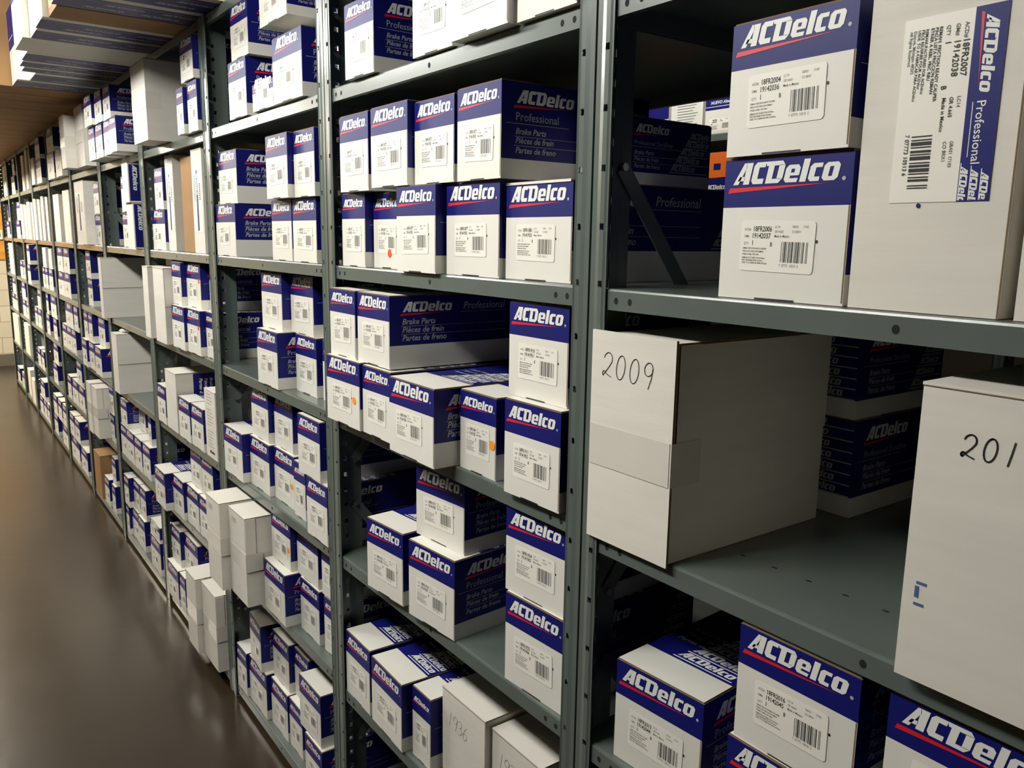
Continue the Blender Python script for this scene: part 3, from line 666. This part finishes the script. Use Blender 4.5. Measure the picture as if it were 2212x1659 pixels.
(8,3,0,'A',-6.088,0.217,0.008,0.3,0.4805,0.157,0.0,{}),
(8,3,1,'A',-5.995,0.236,0.008,0.3,0.6385,0.157,0.0,{}),
(8,4,0,'A',-6.258,0.18,0.008,0.3,0.8295,0.157,0.0,{}),
(8,4,0,'A',-5.882,0.186,0.008,0.3,0.8295,0.157,0.0,{}),
(8,4,1,'A',-6.185,0.128,0.008,0.3,0.9875,0.157,0.0,{}),
(8,4,1,'A',-5.933,0.282,0.008,0.3,0.9875,0.157,0.0,{}),
(8,5,0,'A',-6.244,0.119,0.008,0.3,1.1825,0.157,0.0,{}),
(8,5,0,'A',-6.099,0.139,0.008,0.3,1.1825,0.157,0.0,{}),
(8,5,0,'A',-5.911,0.214,0.008,0.3,1.1825,0.157,0.0,{}),
(8,5,1,'W',-6.115,0.185,0.002,0.3,1.3405,0.144,0.0,{}),
(8,5,1,'W',-5.887,0.162,0.014,0.3,1.3405,0.138,0.0,{}),
(8,6,0,'W',-6.361,0.132,-0.004,0.3,1.5355,0.304,0.0,{}),
(8,6,0,'W',-6.215,0.106,0.008,0.3,1.5355,0.298,0.0,{}),
(8,6,0,'W',-6.09,0.11,0.02,0.3,1.5355,0.292,0.0,{}),
(8,6,0,'W',-5.961,0.119,0.002,0.3,1.5355,0.31,0.0,{}),
(8,6,0,'W',-5.827,0.105,0.014,0.3,1.5355,0.304,0.0,{}),
(8,7,0,'W',-5.955,0.169,-0.042,0.3,1.9245,0.18,0.0,{}),
(8,7,0,'A',-5.781,0.076,-0.03,0.3,1.9245,0.157,0.0,{}),
(8,7,0,'A',-5.699,0.082,-0.03,0.3,1.9245,0.157,0.0,{}),
(8,7,0,'A',-5.612,0.091,-0.03,0.3,1.9245,0.157,0.0,{}),
(8,7,1,'A',-5.761,0.24,-0.03,0.3,2.0825,0.1415,0.0,{}),
(9,2,0,'A',-7.17,0.215,0.008,0.3,0.0505,0.157,0.0,{}),
(9,2,0,'A',-6.91,0.174,0.008,0.3,0.0505,0.157,0.0,{}),
(9,2,0,'A',-6.708,0.153,0.008,0.3,0.0505,0.157,0.0,{}),
(9,2,1,'A',-7.033,0.268,0.008,0.3,0.2085,0.157,0.0,{}),
(9,3,0,'A',-7.033,0.198,0.008,0.3,0.4805,0.157,0.0,{}),
(9,3,0,'A',-6.791,0.173,0.008,0.3,0.4805,0.157,0.0,{}),
(9,4,0,'A',-6.977,0.169,0.008,0.3,0.8295,0.157,0.0,{}),
(9,4,0,'A',-6.778,0.219,0.008,0.3,0.8295,0.157,0.0,{}),
(9,4,1,'A',-6.714,0.259,0.008,0.3,0.9875,0.157,0.0,{}),
(9,5,0,'A',-6.863,0.206,-0.03,0.3,1.1825,0.157,0.0,{}),
(9,5,1,'A',-6.807,0.19,-0.03,0.3,1.3405,0.157,0.0,{}),
(9,6,0,'W',-7.275,0.142,-0.004,0.3,1.5355,0.288,0.0,{}),
(9,6,0,'W',-7.128,0.112,0.008,0.3,1.5355,0.282,0.0,{}),
(9,6,0,'W',-7.011,0.133,0.02,0.3,1.5355,0.3,0.0,{}),
(9,6,0,'W',-6.855,0.165,0.002,0.3,1.5355,0.294,0.0,{}),
(9,6,0,'W',-6.669,0.158,0.014,0.3,1.5355,0.288,0.0,{}),
(9,7,0,'W',-7.062,0.162,0.008,0.3,1.9245,0.278,0.0,{}),
(9,7,0,'W',-6.881,0.142,0.02,0.3,1.9245,0.292,0.0,{}),
(9,7,0,'W',-6.72,0.128,0.002,0.3,1.9245,0.2995,0.0,{}),
(9,7,0,'W',-6.587,0.152,0.014,0.3,1.9245,0.2995,0.0,{}),
(10,2,0,'W',-8.145,0.221,0.02,0.3,0.0505,0.254,0.0,{}),
(10,2,0,'W',-7.667,0.233,0.002,0.3,0.0505,0.228,0.0,{}),
(10,3,0,'W',-7.964,0.361,0.008,0.3,0.4805,0.28,0.0,{}),
(10,4,0,'A',-7.896,0.261,0.008,0.3,0.8295,0.157,0.0,{}),
(10,4,0,'A',-7.599,0.194,0.008,0.3,0.8295,0.157,0.0,{}),
(10,4,1,'A',-7.865,0.299,0.008,0.3,0.9875,0.157,0.0,{}),
(10,5,0,'A',-7.819,0.226,0.008,0.3,1.1825,0.157,0.0,{}),
(10,5,0,'A',-7.556,0.179,0.008,0.3,1.1825,0.157,0.0,{}),
(10,5,1,'W',-7.558,0.209,0.02,0.3,1.3405,0.15,0.0,{}),
(10,6,0,'A',-7.832,0.307,0.008,0.3,1.5355,0.157,0.0,{}),
(10,6,1,'A',-7.696,0.301,0.008,0.3,1.6935,0.157,0.0,{}),
(10,7,0,'A',-7.931,0.283,0.008,0.3,1.9245,0.157,0.0,{}),
(10,7,1,'A',-7.766,0.199,0.008,0.3,2.0825,0.1415,0.0,{}),
(11,2,0,'A',-9.029,0.268,0.008,0.3,0.0505,0.157,0.0,{}),
(11,2,0,'A',-8.589,0.207,0.008,0.3,0.0505,0.157,0.0,{}),
(11,3,0,'W',-8.929,0.52,0.002,0.3,0.4805,0.29,0.0,{}),
(11,4,0,'A',-8.862,0.308,0.008,0.3,0.8295,0.157,0.0,{}),
(11,4,0,'A',-8.55,0.287,0.008,0.3,0.8295,0.157,0.0,{}),
(11,4,1,'A',-8.704,0.31,0.008,0.3,0.9875,0.157,0.0,{}),
(11,5,0,'W',-8.848,0.578,0.014,0.3,1.1825,0.3,0.0,{}),
(11,6,0,'A',-8.748,0.262,0.008,0.3,1.5355,0.157,0.0,{}),
(11,6,0,'W',-8.481,0.218,0.02,0.3,1.5355,0.288,0.0,{}),
(11,6,1,'A',-8.508,0.023,0.008,0.3,1.6935,0.157,0.0,{}),
(11,7,0,'W',-8.745,0.178,0.014,0.3,1.9245,0.182,0.0,{}),
(11,7,0,'W',-8.562,0.299,-0.004,0.3,1.9245,0.28,0.0,{}),
]
# ---------------------------------------------------------------- all cartons on the shelves
ORD = ['first', 'second', 'third', 'fourth', 'fifth', 'sixth', 'seventh']
def build_boxes():
    rows = {}
    for r in BOXES: rows.setdefault((r[0], r[1], r[2], bool(r[11].get('rear'))), []).append(r)
    multi = {(k[0], k[1]) for k in rows if k[2] > 0 and not k[3]}
    for key, lst in rows.items():
        b, l, row, rear = key
        lst.sort(key=lambda r: r[4])
        for i, (b, l, row, kind, x, w, y, d, z0, h, yaw, o) in enumerate(lst):
            full = b <= 5
            sz = shelf_z(b, l)
            if row == 0 and not rear: z0 = sz + .0006
            if rear: z0 = (sz + .0006) if row == 0 else sz + .1585
            if kind == 'A':
                body = link('parts_carton', carton_mesh('parts_carton', w, d, h, o.get('side') == 'L', full, rear, bool(o.get('dura'))))
                link('top_flap', flap_mesh('top_flap', w, d, h, full), body)
                if o.get('flap'):
                    f = MB(); f.box(.001, w - .004, -.0016, -.0002, h * .985, h + .0018, 'white', {'t': 'edge'}); link('tuck_flap', f.mesh('tuck_flap'), body)
                if not rear and not (o.get('dura')):
                    lb = link('barcode_label', label_mesh(o.get('num', '18FR1877'), o.get('num2', '19141935'), 2 if b <= 3 else 1), body)
                    s_ = min(1.0, w * .66 / .100); lb.scale = (s_, 1, 1)
                    lb.location = (w * .17, 0, h * .205)
                    if b <= 5: lb.rotation_euler = (0, math.radians(((i * 37 + row * 11 + b * 5) % 7 - 3) * .5), 0)
                if o.get('dot'):
                    c, u, v = o['dot']; dt = link('round_sticker', dot_mesh(c), body); dt.location = (w * u, 0, h * v)
                look = 'blue-topped white carton'
                if o.get('dot'): look += ' with %s dot' % ('orange' if o['dot'][0] == 'o' else 'red')
                if rear: look = 'dark blue carton, patterned end'
                cat = 'carton'
            else:
                body = plain_carton('plain_carton' if kind == 'W' else 'kraft_carton', w, d, h, o, kind == 'B')
                look = 'plain white carton' if kind == 'W' else 'brown cardboard carton'
                if o.get('txt'): look = 'white carton handwritten ' + o['txt']
                elif o.get('bigl'): look = 'white carton with sideways label'
                elif o.get('strip') or o.get('bstrip'): look = 'white carton with blue strip'
                elif o.get('finep'): look = 'white carton with fine print'
                elif o.get('bside'): look = 'white carton with blue side'
                elif o.get('tape'): look = 'taped white carton'
                cat = 'carton'
            body.location = (x, y, z0); body.rotation_euler = (0, 0, math.radians(yaw))
            n = len(lst)
            pos = 'alone' if n == 1 else (ORD[i] + ' from far post' if i < n - 1 or n > 7 else 'nearest the near post')
            parts = [look, pos]
            if (b, l) in multi and not rear: parts.append('upper row' if row else 'lower row')
            if rear: parts.append('upper' if row else 'lower'); parts[1] = 'behind the carton 2009'
            parts += [SHELFNAME[l], BAYNAME[b]]
            if rear: parts = [look, parts[2], parts[1]]
            tag(body, ', '.join(parts), cat, 'cartons on the %s of the %s' % (SHELFNAME[l], BAYNAME[b]))
            if rear: body['group'] = 'dark cartons at the back of the nearest bay'
build_boxes()
# ---------------------------------------------------------------- long cartons lying on the top shelf, overhanging the aisle
def overhead(x0, x1, y0, d, h, style, label):
    w_ = x1 - x0 - (.012 if style == 'kraft' else .005); mb = MB()
    if style == 'kraft':
        mb.box(0, w_, 0, d, 0, h, 'kraft')
        mb.rect((0, 0, -EPS), X_, NY, w_ * .47, w_ * .48, -d, 0, 'edge')
    else:
        mb.box(0, w_, 0, d, 0, h, 'white', {'l': 'blue'})
        mb.rect((0, -EPS, 0), X_, Z_, 0, w_, h * .46, h, 'blue')
        mb.rect((0, -2 * EPS, 0), X_, Z_, 0, w_ * .9, h * .60, h * .61, 'print')
        if style == 'print':
            mb.flat([[(0, 0), (w_ * .80, 0), (w_ * .80, d), (0, d)]], (0, d, -EPS), X_, NY, 1, 'blue')
            for k, xx in enumerate((.10, .38)):
                for j in range(2 + k):
                    mb.flat(LOGO, (w_ * xx + .012, .075 + .16 * j + .05 * k, -2 * EPS), Y_, X_, .020, 'grey_print')
            mb.rect((w_ * .66, 0, -2 * EPS), Y_, X_, .02, d - .02, 0, .003, 'grey_print')
    nm = 'kraft_carton' if style == 'kraft' else 'long_carton'
    body = link(nm, mb.mesh(nm)); body.location = (x0 + .002, y0, 2.2592)
    for f in [0]:
        lid = MB(); lid.box(.001, w_ - .001, .001, d - .001, h + .0002, h + .003, 'kraft' if style == 'kraft' else 'white'); link('top_flap', lid.mesh('top_flap'), body)
    tag(body, label, 'carton', 'cartons overhanging the aisle from the top shelf')
    return body
OV = [(-1.80, -1.62, 'print'), (-1.976, -1.80, 'print'), (-2.153, -1.976, 'kraft'), (-2.335, -2.153, 'print'), (-2.51, -2.335, 'print'), (-2.766, -2.51, 'white'), (-2.96, -2.766, 'print'), (-3.10, -2.96, 'print'), (-3.22, -3.10, 'print'), (-3.44, -3.22, 'print'), (-3.654, -3.44, 'print'),
      (-3.887, -3.654, 'kraft'), (-4.132, -3.887, 'kraft'), (-4.462, -4.132, 'kraft'), (-5.02, -4.462, 'kraft'), (-5.60, -5.02, 'kraft'), (-6.2, -5.6, 'kraft'), (-6.8, -6.2, 'kraft'), (-7.4, -6.8, 'kraft'), (-8.0, -7.4, 'kraft'), (-8.6, -8.0, 'kraft'), (-9.1, -8.6, 'kraft')]
cnt = {'print': 0, 'kraft': 0, 'white': 0}
for i, (a, b, st) in enumerate(OV):
    cnt[st] += 1
    far = b < -3.6
    y0 = (-.385, -.385, -.369, -.386, -.381, -.405, -.366, -.36, -.342, -.289, -.336)[i] if not far else -.62 + .03 * (i % 3)
    d = .75 - y0 * .0 if not far else .95
    if st == 'print': lab = 'long blue printed carton overhanging the aisle from the top shelf, %s from the near end' % (['first', 'second', 'third', 'fourth', 'fifth', 'sixth', 'seventh', 'eighth', 'ninth'][cnt[st] - 1])
    elif st == 'white': lab = 'long carton with a bright white underside overhanging the aisle from the top shelf'
    elif i == 2: lab = 'brown carton with a yellow sticker on its end, among the long blue cartons'
    else: lab = 'wide brown carton overhanging the aisle from the top shelf, %s past the blue cartons' % (['first', 'second', 'third', 'fourth', 'fifth', 'sixth', 'seventh', 'eighth', 'ninth', 'tenth', 'eleventh'][cnt[st] - 2])
    o = overhead(a, b, y0, d, .30 + (.015 * (i % 3) if not far else .03), st, lab)
    if i == 2:
        t = MB(); t.box(.02, .13, -.0008, -.0002, .02, .20, 'label'); t.rect((0, -.001, 0), X_, Z_, .02, .13, .02, .10, 'yellow')
        t.flat(text_polys('01', .02), (.05, -.0013, .086), NZ, X_, .045, 'black'); t.flat(text_polys('01', .02), (.05, -.0013, .18), NZ, X_, .045, 'black')
        link('number_sticker', t.mesh('number_sticker'), o)['label'] = 'yellow sticker numbered 01'
# second tier of brown cartons on the first far ones
for i, (a, b) in enumerate(((-4.0, -3.67), (-4.6, -4.02))):
    o = overhead(a, b, -.58, .8, .3, 'kraft', 'brown carton stacked on the overhanging brown cartons, %s of the upper tier' % ('nearest', 'second')[i]); o.location.z = 2.2592 + .336

# ---------------------------------------------------------------- room
def slab(name, x0, x1, y0, y1, z0, z1, m):
    mb = MB(); mb.box(x0, x1, y0, y1, z0, z1, 'white'); me = mb.mesh(name); me.materials.clear(); me.materials.append(m); return structure(name, me)
def floor_mat():
    m = mat('sealed_concrete', (132, 120, 98), .34, spec=.5, coat=.12); nt = m.node_tree; b = nt.nodes['Principled BSDF']; tc = nt.nodes['Texture Coordinate'] if 'Texture Coordinate' in nt.nodes else nt.nodes.new('ShaderNodeTexCoord')
    n = nt.nodes.new('ShaderNodeTexNoise'); n.inputs['Scale'].default_value = .8; n.inputs['Detail'].default_value = 8; n.inputs['Roughness'].default_value = .65
    nt.links.new(tc.outputs['Object'], n.inputs['Vector'])
    r = nt.nodes.new('ShaderNodeValToRGB'); r.color_ramp.elements[0].position = .3; r.color_ramp.elements[1].position = .72
    r.color_ramp.elements[0].color = (*lin((40, 31, 18)), 1); r.color_ramp.elements[1].color = (*lin((50, 39, 24)), 1)
    nt.links.new(n.outputs['Fac'], r.inputs['Fac']); nt.links.new(r.outputs['Color'], b.inputs['Base Color'])
    n2 = nt.nodes.new('ShaderNodeTexNoise'); n2.inputs['Scale'].default_value = 2; n2.inputs['Detail'].default_value = 6; nt.links.new(tc.outputs['Object'], n2.inputs['Vector'])
    mr = nt.nodes.new('ShaderNodeMapRange'); mr.inputs['To Min'].default_value = .26; mr.inputs['To Max'].default_value = .33; nt.links.new(n2.outputs['Fac'], mr.inputs['Value']); nt.links.new(mr.outputs['Result'], b.inputs['Roughness'])
    n3 = nt.nodes.new('ShaderNodeTexNoise'); n3.inputs['Scale'].default_value = 9; n3.inputs['Detail'].default_value = 4; nt.links.new(tc.outputs['Object'], n3.inputs['Vector'])
    bp = nt.nodes.new('ShaderNodeBump'); bp.inputs['Strength'].default_value = .16; bp.inputs['Distance'].default_value = .004; nt.links.new(n3.outputs['Fac'], bp.inputs['Height']); nt.links.new(bp.outputs['Normal'], b.inputs['Normal'])
    return m
def block_mat():
    m = mat('painted_block', (214, 202, 172), .6); nt = m.node_tree; b = nt.nodes['Principled BSDF']
    tc = nt.nodes.new('ShaderNodeTexCoord'); sp = nt.nodes.new('ShaderNodeSeparateXYZ'); cb = nt.nodes.new('ShaderNodeCombineXYZ')
    nt.links.new(tc.outputs['Object'], sp.inputs[0]); nt.links.new(sp.outputs['Y'], cb.inputs['X']); nt.links.new(sp.outputs['Z'], cb.inputs['Y'])
    br = nt.nodes.new('ShaderNodeTexBrick'); br.inputs['Scale'].default_value = 1; br.inputs['Brick Width'].default_value = .4; br.inputs['Row Height'].default_value = .19; br.inputs['Mortar Size'].default_value = .006; br.inputs['Mortar Smooth'].default_value = .5
    br.inputs['Color1'].default_value = (*lin((222, 214, 194)), 1); br.inputs['Color2'].default_value = (*lin((214, 206, 186)), 1); br.inputs['Mortar'].default_value = (*lin((190, 180, 158)), 1)
    mp = nt.nodes.new('ShaderNodeMapping'); mp.inputs['Location'].default_value = (0, .045, 0); nt.links.new(cb.outputs[0], mp.inputs['Vector'])
    nt.links.new(mp.outputs[0], br.inputs['Vector']); nt.links.new(br.outputs['Color'], b.inputs['Base Color'])
    bp = nt.nodes.new('ShaderNodeBump'); bp.inputs['Strength'].default_value = .6; bp.inputs['Distance'].default_value = .006; bp.invert = True
    nt.links.new(br.outputs['Fac'], bp.inputs['Height']); nt.links.new(bp.outputs['Normal'], b.inputs['Normal'])
    return m
XF, XN, YL, YR, ZC = -10.54, 3.0, -3.4, 4.6, 3.3
slab('floor', XF - .1, XN, YL, YR, -.1, 0, floor_mat())
slab('ceiling', XF - .1, XN, YL, YR, ZC, ZC + .1, mat('ceiling_paint', (96, 88, 76), .9))
blk = block_mat()
slab('wall_far', XF - .1, XF, YL, YR, 0, ZC, blk)
slab('wall_near', XN, XN + .1, YL, YR, 0, ZC, mat('wall_near_paint', (62, 56, 48), .8))
wl = mat('wall_paint', (66, 60, 50), .8)
slab('wall_left', XF, XN, YL - .1, YL, 0, ZC, wl); slab('wall_right', XF, XN, YR, YR + .1, 0, ZC, wl)
slab('baseboard_far', XF, XF + .012, YL, YR, 0, .14, mat('baseboard_vinyl', (112, 106, 94), .5))
# board screwed to the far wall
bd = MB(); bd.box(0, .02, -1.3, .15, 1.265, 1.87, 'white'); me = bd.mesh('wall_board'); me.materials.clear(); me.materials.append(M['ochre'])
board = tag(link('wall_board', me), 'varnished orange wooden board fixed to the far block wall', 'board'); board.location = (XF, 0, 0)
sw = MB(); sw.box(.0203, .05, .03, .10, 1.50, 1.61, 'label'); sw.rect((.0505, 0, 0), Y_, Z_, .05, .08, 1.53, 1.58, 'grey_ink'); o = link('switch_box', sw.mesh('switch_box'), board); o['label'] = 'pale metal switch box'

# ---------------------------------------------------------------- shelving across the next aisle, seen through the gap in the nearest bay
RY = 1.9
make_bay(-2.05, RY, [.45, .9, 1.35, 1.70, 2.035], 'grey steel shelving across the next aisle, farther post side, seen through the gap')
make_bay(-2.05 + W, RY, [.45, .9, 1.35, 1.70, 2.035], 'grey steel shelving across the next aisle, nearer post side, seen through the gap')
def back_box(kind, x, w_, z, h, d, label):
    mb = MB(); bandc = 'orange_card' if kind == 'O' else 'blue'
    mb.box(0, w_, 0, d, 0, h, 'white' if kind != 'O' else 'orange_card', {'t': 'white'})
    if kind == 'N':
        mb.rect((0, -EPS, 0), X_, Z_, 0, w_, h * .42, h, 'blue')
        for i, s_ in enumerate(('NEW Alternator', 'NEUF Alternateur', 'NUEVO Alternador')):
            mb.flat(text_polys(s_, .02, .25), (w_ * .1, -2 * EPS, h * (.86 - .17 * i)), X_, Z_, .012, 'print'); mb.rect((0, -2 * EPS, 0), X_, Z_, 0, w_ * .6, h * (.81 - .17 * i), h * (.82 - .17 * i), 'print')
    if kind == 'L':
        mb.rect((0, -EPS, 0), X_, Z_, 0, w_, 0, h, 'blue'); mb.flat(LOGO, (w_ * .2, -2 * EPS, h * .72), X_, Z_, .018, 'print'); mb.flat(SWOOSH, (w_ * .2, -2 * EPS, h * .72), X_, Z_, .018, 'red')
        mb.flat(text_polys('Professional', .0, 0), (w_ * .2, -2 * EPS, h * .52), X_, Z_, .013, 'print')
    if kind == 'F':
        for i in range(16): mb.rect((0, -EPS, 0), X_, Z_, w_ * .2, w_ * (.7 + .2 * ((i * 3) % 4) / 4), h * (.95 - .055 * i), h * (.965 - .055 * i), 'grey_ink')
    if kind == 'O': mb.rect((0, -EPS, 0), X_, Z_, w_ * .12, w_ * .3, h * .3, h * .55, 'blue'); mb.rect((0, -EPS, 0), X_, Z_, w_ * .78, w_ * .8, 0, h, 'black')
    o = link('parts_carton', mb.mesh('parts_carton')); o.location = (x, RY + .01, z)
    if kind == 'N':
        lb = link('barcode_label', label_mesh('', '', 1), o); lb.location = (w_ * .08, 0, h * .03); lb.scale = (1.2, 1, .9)
    tag(o, label, 'carton', 'cartons across the next aisle'); return o
back_box('N', -1.98, .30, 2.0356, .20, .3, 'blue carton with lettered stripes, across the next aisle, behind the dark blue cartons')
back_box('F', -1.665, .175, 2.0356, .20, .3, 'white carton covered in fine grey print, across the next aisle')
back_box('N', -1.475, .26, 2.0356, .22, .3, 'blue and white carton with barcode, across the next aisle')
back_box('O', -1.44, .20, 1.86, .10, .3, 'orange carton across the next aisle, on top of another')
back_box('L', -1.50, .26, 1.7006, .155, .3, 'blue lettered carton under the orange cartons across the next aisle')
back_box('O', -1.82, .28, 1.7006, .2, .3, 'orange carton across the next aisle, half hidden by the dark blue cartons')

# ---------------------------------------------------------------- ceiling lamps
def diffuser_mat(k, col):
    m = bpy.data.materials.new('lamp_diffuser'); m.use_nodes = True
    nt = m.node_tree; nt.nodes.clear(); em = nt.nodes.new('ShaderNodeEmission'); em.inputs[0].default_value = (*col, 1); em.inputs[1].default_value = k
    om = nt.nodes.new('ShaderNodeOutputMaterial'); nt.links.new(em.outputs[0], om.inputs[0]); return m
for i, (x, y, z, watt, L) in enumerate(LAMPS):
    r = bpy.data.objects.new('ceiling_lamp', None); COL.objects.link(r); r.location = (x, y, z)
    tag(r, ['fluorescent ceiling lamp over the aisle beside the fourth and fifth bays', 'fluorescent ceiling lamp over the aisle beside the seventh bay', 'fluorescent ceiling lamp over the aisle near the block wall', 'fluorescent ceiling lamp over the aisle beside the second bay', 'fluorescent ceiling lamp over the next aisle'][i], 'lamp', 'ceiling lamps')
    hb = MB(); hb.box(-L / 2, L / 2, -.12, .12, .03, .10, 'white'); me = hb.mesh('housing'); me.materials.clear(); me.materials.append(M['lampbody']); link('housing', me, r)
    db = MB(); db.box(-L / 2 + .02, L / 2 - .02, -.09, .09, -.07, .029, 'white'); me = db.mesh('diffuser'); me.materials.clear(); me.materials.append(diffuser_mat(watt, LAMP_COLORS[i])); link('diffuser', me, r)
    for sx in (-1, 1):
        rd = MB(); rd.box(sx * L * .35 - .004, sx * L * .35 + .004, -.004, .004, .1001, ZC - z - .0005, 'zinc'); link('hanger_rod', rd.mesh('hanger_rod'), r)

# ---------------------------------------------------------------- crumpled paper lying on a white carton in the fifth bay
bm = bmesh.new(); bmesh.ops.create_icosphere(bm, subdivisions=3, radius=1)
rr = random.Random(3)
for v in bm.verts:
    k = 1 + rr.uniform(-.16, .12); v.co = Vector((v.co.x * .045 * k, v.co.y * .06 * k, max(-.012, v.co.z * .014 * k) + .012))
me = bpy.data.meshes.new('crumpled_paper'); bm.to_mesh(me); bm.free(); me.materials.append(M['label'])
host = [r for r in BOXES if r[0] == 5 and r[1] == 4 and r[3] == 'W'][0]
o = link('crumpled_paper', me); o.location = (host[4] + host[5] * .5, host[6] + .09, shelf_z(5, 4) + .0008 + host[9])
tag(o, 'crumpled white paper lying on top of a white carton, third shelf, fifth bay', 'paper')
